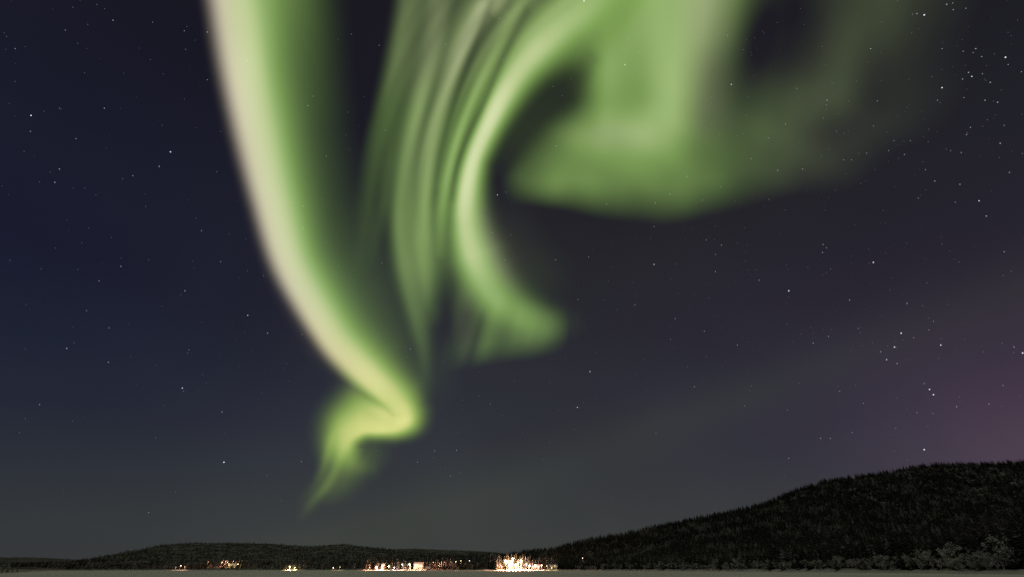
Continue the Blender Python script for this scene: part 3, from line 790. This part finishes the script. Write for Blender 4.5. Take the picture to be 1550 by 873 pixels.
# ------------------------------------------------------------------ village by the shore
def plain_mat(name, rgb, rough=.7, emit=None, strength=0):
    m, nt, out = new_mat(name)
    b = nt.nodes.new('ShaderNodeBsdfPrincipled')
    b.inputs['Roughness'].default_value = rough; b.inputs['Specular IOR Level'].default_value = .3
    n = nt.nodes.new('ShaderNodeTexNoise'); n.inputs['Scale'].default_value = 3.0; n.inputs['Detail'].default_value = 4
    rp = nt.nodes.new('ShaderNodeValToRGB')
    set_ramp(rp, [(.3, tuple(v * .85 for v in rgb)), (.7, tuple(min(v * 1.08, .9) for v in rgb))])
    nt.links.new(n.outputs[0], rp.inputs[0]); nt.links.new(rp.outputs[0], b.inputs['Base Color'])
    if emit:
        b.inputs['Emission Color'].default_value = (*emit, 1); b.inputs['Emission Strength'].default_value = strength
    nt.links.new(b.outputs[0], out.inputs[0])
    return m
wall_yellow = plain_mat('yellow_boards', (.55, .42, .18)); wall_red = plain_mat('red_boards', (.28, .055, .04))
wall_white = plain_mat('white_boards', (.50, .47, .43)); wall_dark = plain_mat('dark_logs', (.07, .055, .045))
roof_snow = plain_mat('roof_snow', (.74, .75, .76), .85); trim_white = plain_mat('white_trim', (.7, .7, .68))
brick_mat = plain_mat('chimney_brick', (.25, .12, .08)); door_mat = plain_mat('door_paint', (.10, .12, .10)); steel = plain_mat('lamp_steel', (.22, .22, .23), .5)
lit_window = plain_mat('lit_window', (.5, .4, .25), .3, (1.0, .62, .28), 2.6)
dim_window = plain_mat('dim_window', (.3, .25, .2), .2, (1.0, .55, .25), .25)

def boxes(name, bs, mat, parent=None):
    V, F = [], []
    for (x0, x1, y0, y1, z0, z1) in bs:
        b = len(V)
        V += [(x0, y0, z0), (x1, y0, z0), (x1, y1, z0), (x0, y1, z0), (x0, y0, z1), (x1, y0, z1), (x1, y1, z1), (x0, y1, z1)]
        F += [(b, b + 3, b + 2, b + 1), (b + 4, b + 5, b + 6, b + 7), (b, b + 1, b + 5, b + 4), (b + 1, b + 2, b + 6, b + 5), (b + 2, b + 3, b + 7, b + 6), (b + 3, b, b + 4, b + 7)]
    return mesh_object(name, V, F, mat, parent)

def house(xp, r, w, d, h, rise, wall_m, label, n_win, storeys=1, turn=0.0, lit=None):
    """Gabled house whose long front looks at the lake (local -Y)."""
    p = ground_point(xp, r)
    az = float(bearing(xp))
    root = empty('house', (p[0], p[1], p[2] - .3), -az + turn)
    tag(root, label, 'house', 'houses in the lakeside village')
    hw, hd = w / 2, d / 2
    V = [(-hw, -hd, -1), (hw, -hd, -1), (hw, hd, -1), (-hw, hd, -1), (-hw, -hd, h), (hw, -hd, h), (hw, hd, h), (-hw, hd, h), (-hw, 0, h + rise), (hw, 0, h + rise)]
    F = [(0, 1, 5, 4), (1, 2, 6, 9, 5), (2, 3, 7, 6), (3, 0, 4, 8, 7)]
    mesh_object('wall', V, F, wall_m, root)
    o_, t_ = .55, .35                                     # overhang, thickness of the snowy roof
    k = rise / hd
    RV = []
    for x in (-hw - o_, hw + o_):
        RV += [(x, -hd - o_, h - k * o_ + .03), (x, 0, h + rise + .03), (x, hd + o_, h - k * o_ + .03), (x, hd + o_, h - k * o_ + t_), (x, 0, h + rise + t_ + .05), (x, -hd - o_, h - k * o_ + t_)]
    RF = [(0, 1, 4, 5), (1, 2, 3, 4), (11, 10, 7, 6), (10, 9, 8, 7)]
    for i in range(6):
        j = (i + 1) % 6
        RF.append((j, i, 6 + i, 6 + j))
    rf = mesh_object('roof', RV, RF, roof_snow, root)
    boxes('chimney', [(hw * .35, hw * .35 + .9, .3, 1.1, h + rise * .6, h + rise + 1.1)], brick_mat, rf)
    dr = boxes('door', [(-.5, .5, -hd - .06, -hd + .02, .1, 2.2)], door_mat, root)
    boxes('handle', [(.32, .40, -hd - .14, -hd - .065, 1.0, 1.12)], steel, dr)
    for s in range(storeys):
        z0 = .95 + 2.8 * s
        for i in range(n_win):
            x = -hw + w * (i + .5) / n_win
            if s == 0 and abs(x) < 1.3:
                continue
            on = lit is None or (i + 3 * s) in lit
            wn_ = boxes('window', [(x - .55, x + .55, -hd - .03, -hd + .02, z0, z0 + 1.25)], lit_window if on else dim_window, root)
            boxes('frame', [(x - .67, x - .56, -hd - .07, -hd + .01, z0 - .1, z0 + 1.36), (x + .56, x + .67, -hd - .07, -hd + .01, z0 - .1, z0 + 1.36),
                            (x - .555, x + .555, -hd - .07, -hd + .01, z0 + 1.255, z0 + 1.36), (x - .555, x + .555, -hd - .07, -hd + .01, z0 - .1, z0 - .005), (x - .035, x + .035, -hd - .065, -hd - .035, z0, z0 + 1.25)], trim_white, wn_)
    village_clear.append((p[0], p[1], max(w, d) * .75))
    return root

glow_mats = {}
POWER = 2.4
def globe_mat(rgb, s):
    k_ = (rgb, s)
    if k_ not in glow_mats:
        m, nt, out = new_mat('lamp_glow')
        e = nt.nodes.new('ShaderNodeEmission'); e.inputs['Color'].default_value = (*rgb, 1); e.inputs['Strength'].default_value = s
        nt.links.new(e.outputs[0], out.inputs[0]); m.cycles.emission_sampling = 'NONE'
        glow_mats[k_] = m
    return glow_mats[k_]
WARM, AMBER, WHITE, YEL = (1.0, .53, .33), (1.0, .40, .21), (1.0, .80, .62), (1.0, .74, .34)

def lamp(xp, r, h, rgb, power, label, globe=.5, glow=12.0, dz=0.0, name='street_lamp', toward=1.0):
    p = ground_point(xp, r)
    root = empty(name, p, -float(bearing(xp)))
    tag(root, label, 'lamp', 'lamps along the village shore')
    V, F = trunk_geometry(h + .3, .11, 8); V[:, 2] -= .3
    mesh_object('pole', V, F, steel, root)
    boxes('arm', [(-.05, .05, -.7, .05, h + .002, h + .10)], steel, root)
    hv_ = []
    n1, n2 = 6, 10
    HV = [(0, -.7, h - .02)]
    for i in range(1, n1):
        t_ = math.pi * i / n1
        for j in range(n2):
            a_ = 6.283 * j / n2
            HV.append((globe * math.sin(t_) * math.cos(a_), -.7 + globe * math.sin(t_) * math.sin(a_), h - .02 - globe + globe * math.cos(t_)))
    HV.append((0, -.7, h - .02 - 2 * globe))
    HF = [(0, 1 + j, 1 + (j + 1) % n2) for j in range(n2)]
    for i in range(n1 - 2):
        HF += [(1 + i * n2 + j, 1 + (i + 1) * n2 + j, 1 + (i + 1) * n2 + (j + 1) % n2, 1 + i * n2 + (j + 1) % n2) for j in range(n2)]
    e_ = len(HV) - 1
    HF += [(e_, e_ - n2 + (j + 1) % n2, e_ - n2 + j) for j in range(n2)]
    head = mesh_object('lamp_head', HV, HF, globe_mat(rgb, glow), root, smooth=True)  # globe oversized, the bloom round the lamp is put into its size
    ld = bpy.data.lights.new('lamp_light', 'POINT'); ld.energy = power * POWER; ld.color = (1.0, .58, .38) if rgb == WHITE else rgb; ld.shadow_soft_size = .5
    lo = bpy.data.objects.new('lamp_light', ld); lo.location = (0, -.7 - globe * .3, h - 2 * globe - .6); lo.parent = root
    col.objects.link(lo)
    return root

def SR(xp):
    return float(shore_radius(bearing(xp)))

# houses
house(350, SR(350) + 170, 15, 8, 4.4, 2.6, wall_yellow, 'yellow house with lit windows on the slope below the western hill', 6, 1, .1)
house(442, SR(442) + 34, 12, 7, 3.6, 2.4, wall_yellow, 'yellow house on the shore behind the single bright yellow lamp', 5, 1, -.15)
house(578, SR(578) + 22, 11, 7, 5.6, 2.4, wall_red, 'red two storey house beside the brightest shore lamp of the middle group', 4, 2, .12)
house(633, SR(633) + 20, 14, 8, 6.4, 2.8, wall_white, 'white two storey house, widest of the middle group, lit up by lamps', 6, 2, -.1)
house(648, SR(648) + 6, 5.5, 5, 2.6, 1.6, wall_dark, 'small dark log shed to the east of the white house', 1, 1, .1, lit=())
house(776, SR(776) + 30, 18, 9, 6.6, 3.0, wall_white, 'long white house in the glaring floodlit yard', 8, 2, .06)
house(812, SR(812) + 16, 9, 6, 3.0, 2.0, wall_red, 'low red cabin at the eastern end of the floodlit yard', 3, 1, -.2)
house(838, SR(838) + 14, 8, 6, 2.8, 1.8, wall_dark, 'dark log cabin with dim lamp, easternmost of the village', 3, 1, .15, lit=(0,))

def lit_trees(x0, x1, n, d0, d1, h0, h1, label, group, frosted=.7, kinds_=('frosted_spruce', 'spruce')):
    for i in range(n):
        xp = x0 + (x1 - x0) * (i + RNG.uniform(.1, .9)) / n
        r = SR(xp) + RNG.uniform(d0, d1)
        gp = ground_point(xp, r)
        if any((gp[0] - cx) ** 2 + (gp[1] - cy) ** 2 < (cr * .8) ** 2 for cx, cy, cr in village_clear):
            r += 14; gp = ground_point(xp, r)
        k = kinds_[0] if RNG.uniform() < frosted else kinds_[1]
        plant('spruce_tree', (k, int(RNG.integers(5))), gp, RNG.uniform(h0, h1), label, 'spruce', group)

# far west: three little lamps
lamp(265, SR(265) + 3, 5, WARM, 300, 'small lamp at the western end of the shore lights, dimmest of the three', .45, 2.5)
lamp(272, SR(272) + 4, 7, WHITE, 900, 'small white lamp in the middle of the westernmost three', .6, 7)
lamp(278.5, SR(278.5) + 3, 5.5, WARM, 450, 'small lamp at the eastern side of the westernmost three', .5, 4)
lit_trees(266, 284, 5, 8, 18, 8, 13, 'lamp lit spruce behind the three small western lamps', 'spruces behind the western lamps', .5)
# the slope with the yellow house and pink lit tree tops
for xq, dr, h, pw, cl, lb in [(333, 205, 9, 5200, AMBER, 'amber lamp among pink lit trees west of the yellow slope house'), (341, 212, 10, 6500, AMBER, 'amber lamp just above the yellow slope house'),
                              (350, 218, 10, 5000, AMBER, 'amber lamp behind the roof of the yellow slope house'), (358, 150, 7, 3800, YEL, 'yellow lamp in front of the yellow slope house'),
                              (344, 148, 7, 2600, YEL, 'yellow lamp at the corner of the yellow slope house'), (312, 190, 8, 2200, AMBER, 'dim amber lamp alone on the slope road')]:
    lamp(xq, SR(xq) + dr, h, cl, pw, lb, .5, 3.0 if cl == AMBER else 5.0)
lit_trees(302, 372, 20, 196, 236, 9, 13, 'pink lit spruce along the slope road above the yellow house', 'lamp lit spruces on the slope road', .8)
lit_trees(336, 370, 7, 140, 158, 5, 9, 'spruce in the yellow lamp light before the slope house', 'spruces before the slope house', .6)
# yellow lamp and its trees
lamp(437.5, SR(437) + 4, 6, YEL, 7000, 'single bright yellow lamp on the shore before the western yellow house', .8, 14)
lamp(446, SR(446) + 6, 4, YEL, 3000, 'low yellow lamp beside the single bright yellow one', .5, 6)
lit_trees(426, 462, 12, 10, 26, 7, 13, 'spruce lit golden by the single bright yellow lamp', 'spruces by the single yellow lamp', .8)
lamp(504, SR(504) + 2, 4, WHITE, 260, 'tiny white lamp alone on the dark stretch of shore', .55, 6)
lamp(514, SR(514) + 3, 5, YEL, 260, 'tiny yellowish lamp alone on the dark stretch of shore', .5, 3)
# middle group
mid = [(558, 6, 7, AMBER, 5200, .45, 3, 'amber lamp at the western edge of the middle group'), (569.5, 2, 5.5, WARM, 15000, 1.5, 25, 'large glaring lamp on the ice edge, brightest of the middle group'),
       (579, 8, 6, WHITE, 9000, .7, 12, 'white lamp before the red two storey house'), (588, 9, 6, YEL, 5200, .5, 6, 'yellow lamp just east of the red house'),
       (596.5, 3, 4.5, (1.0, .62, .70), 2400, .75, 12, 'pinkish lamp low on the shore between the red and white houses'), (608, 7, 8, WHITE, 5200, .6, 9, 'white lamp halfway between the red and the white house'),
       (619, 4, 8.5, WHITE, 5200, .9, 16, 'tall white lamp just west of the white two storey house'), (628, 8, 7, WARM, 2600, .6, 9, 'warm lamp at the western corner of the white house'),
       (637, 7, 6, WARM, 2600, .7, 12, 'warm lamp before the eastern half of the white house'), (655, 44, 9, AMBER, 8200, .5, 4, 'amber lamp on the slope east of the dark shed'),
       (662, 70, 9, AMBER, 8200, .5, 4, 'amber lamp higher up the slope road behind the dark shed'), (672, 96, 9, AMBER, 3600, .5, 3, 'amber lamp near the top of the slope road'),
       (682, 110, 9, AMBER, 5200, .5, 3, 'amber lamp at the very top of the slope road'), (689.5, 60, 10, WHITE, 200, .55, 5, 'white lamp alone among dark trees east of the slope road')]
for xq, dr, h, cl, pw, gl, gw, lb in mid:
    lamp(xq, SR(xq) + dr, h, cl, pw, lb, gl, gw)
lit_trees(552, 622, 34, 9, 26, 8, 15, 'frosted spruce glowing in lamp light around the red house', 'lamp lit spruces round the red house', .75)
lit_trees(622, 654, 12, 26, 46, 10, 15, 'frosted spruce glowing in lamp light behind the white house', 'lamp lit spruces behind the white house', .75)
lit_trees(650, 686, 16, 46, 125, 9, 14, 'spruce lit amber along the slope road', 'lamp lit spruces on the eastern slope road', .75)
lamp(697, SR(697) + 150, 10, YEL, 1200, 'yellowish lamp on the low ridge above the slope road', .6, 4)
lamp(710, SR(710) + 140, 10, WHITE, 160, 'tiny white lamp on the low ridge, alone against the dark trees', .55, 5)
# glaring floodlit yard
yard = [(757, 8, 7, AMBER, 9000, .5, 6, 'amber lamp at the western end of the glaring yard'), (765, 9, 11, WARM, 42000, 1.0, 22, 'warm floodlight at the western corner of the long white house'),
        (772, 5, 7, WARM, 48000, 1.4, 30, 'floodlight with a wide white glare, western of the two on the ice edge'), (781, 5, 7, WARM, 48000, 1.4, 30, 'floodlight with a wide white glare, eastern of the two on the ice edge'),
        (789, 10, 11, WARM, 42000, 1.0, 22, 'warm floodlight at the eastern corner of the long white house'), (776, 15, 13, WARM, 45000, .9, 20, 'tall floodlight mast in the middle of the glaring yard'),
        (797, 9, 7, WARM, 9000, .6, 8, 'warm lamp at the eastern edge of the glaring yard'), (801.5, 5, 5.5, WHITE, 1900, .9, 14, 'white lamp between the glaring yard and the red cabin'),
        (810.5, 5, 6, WHITE, 1900, 1.05, 16, 'white lamp right before the low red cabin'), (820, 4, 6, WARM, 1500, .75, 10, 'warm lamp just east of the low red cabin'),
        (828, 4, 5, YEL, 500, .45, 4, 'yellow lamp between the two eastern cabins'), (840, 5, 5, YEL, 300, .45, 2.5, 'dim yellow lamp before the dark log cabin')]
for xq, dr, h, cl, pw, gl, gw, lb in yard:
    lamp(xq, SR(xq) + dr, h, cl, pw, lb, gl, gw)
lit_trees(748, 802, 40, 10, 30, 10, 17, 'frosted spruce overexposed by the floodlights of the glaring yard', 'floodlit spruces of the glaring yard', .85)
lit_trees(742, 806, 14, 30, 42, 13, 18, 'tall spruce lit from below behind the glaring yard', 'tall spruces behind the glaring yard', .6)
lit_trees(802, 846, 16, 14, 30, 9, 15, 'spruce in reddish lamp light behind the eastern cabins', 'spruces behind the eastern cabins', .5)
lamp(883, SR(883) + 60, 9, WHITE, 160, 'tiny white lamp alone at the foot of the big dark hill', .4, 4)
print('COUNTS', counts)
forest('forest', 22000, 790, 1720, 0.0, 1.03, 5.5, 9.5, 8, 6, 21, 'dark snow dusted spruce forest covering the big hill in the east', .55, village_clear, None, -.8)
forest('forest', 13000, -320, 830, 0.0, 1.02, 5.5, 9, 6, 5, 22, 'dark forest on the low hill behind the village lights', .55, village_clear, snowy_forest_needles)
# trees along the crest of the far hills
rngf = np.random.default_rng(9)
n = 2600
a = rngf.uniform(azs2[0], azs2[-1], n); r = rngf.uniform(4300, 5100, n)
z = np.interp(a, far_az, far_t) * np.interp(r, [q[0] for q in rows], [min(q[0] * q[1], 4900) for q in rows]) - 2
pv, pf = spruce_geometry(np.random.default_rng(3), R=.3, tiers=4, per=5)
h = rngf.uniform(8, 15, n)
V = pv[None] * np.stack([h * 1.1, h * 1.1, h], -1)[:, None, :] + np.stack([r * np.sin(a), r * np.cos(a), z], -1)[:, None, :]
F = (pf[None] + len(pv) * np.arange(n)[:, None, None]).reshape(-1, 3)
tag(mesh_object('forest', V.reshape(-1, 3), F, forest_needles), 'far forest along the crest of the low hills on the horizon', 'forest', None, 'stuff')
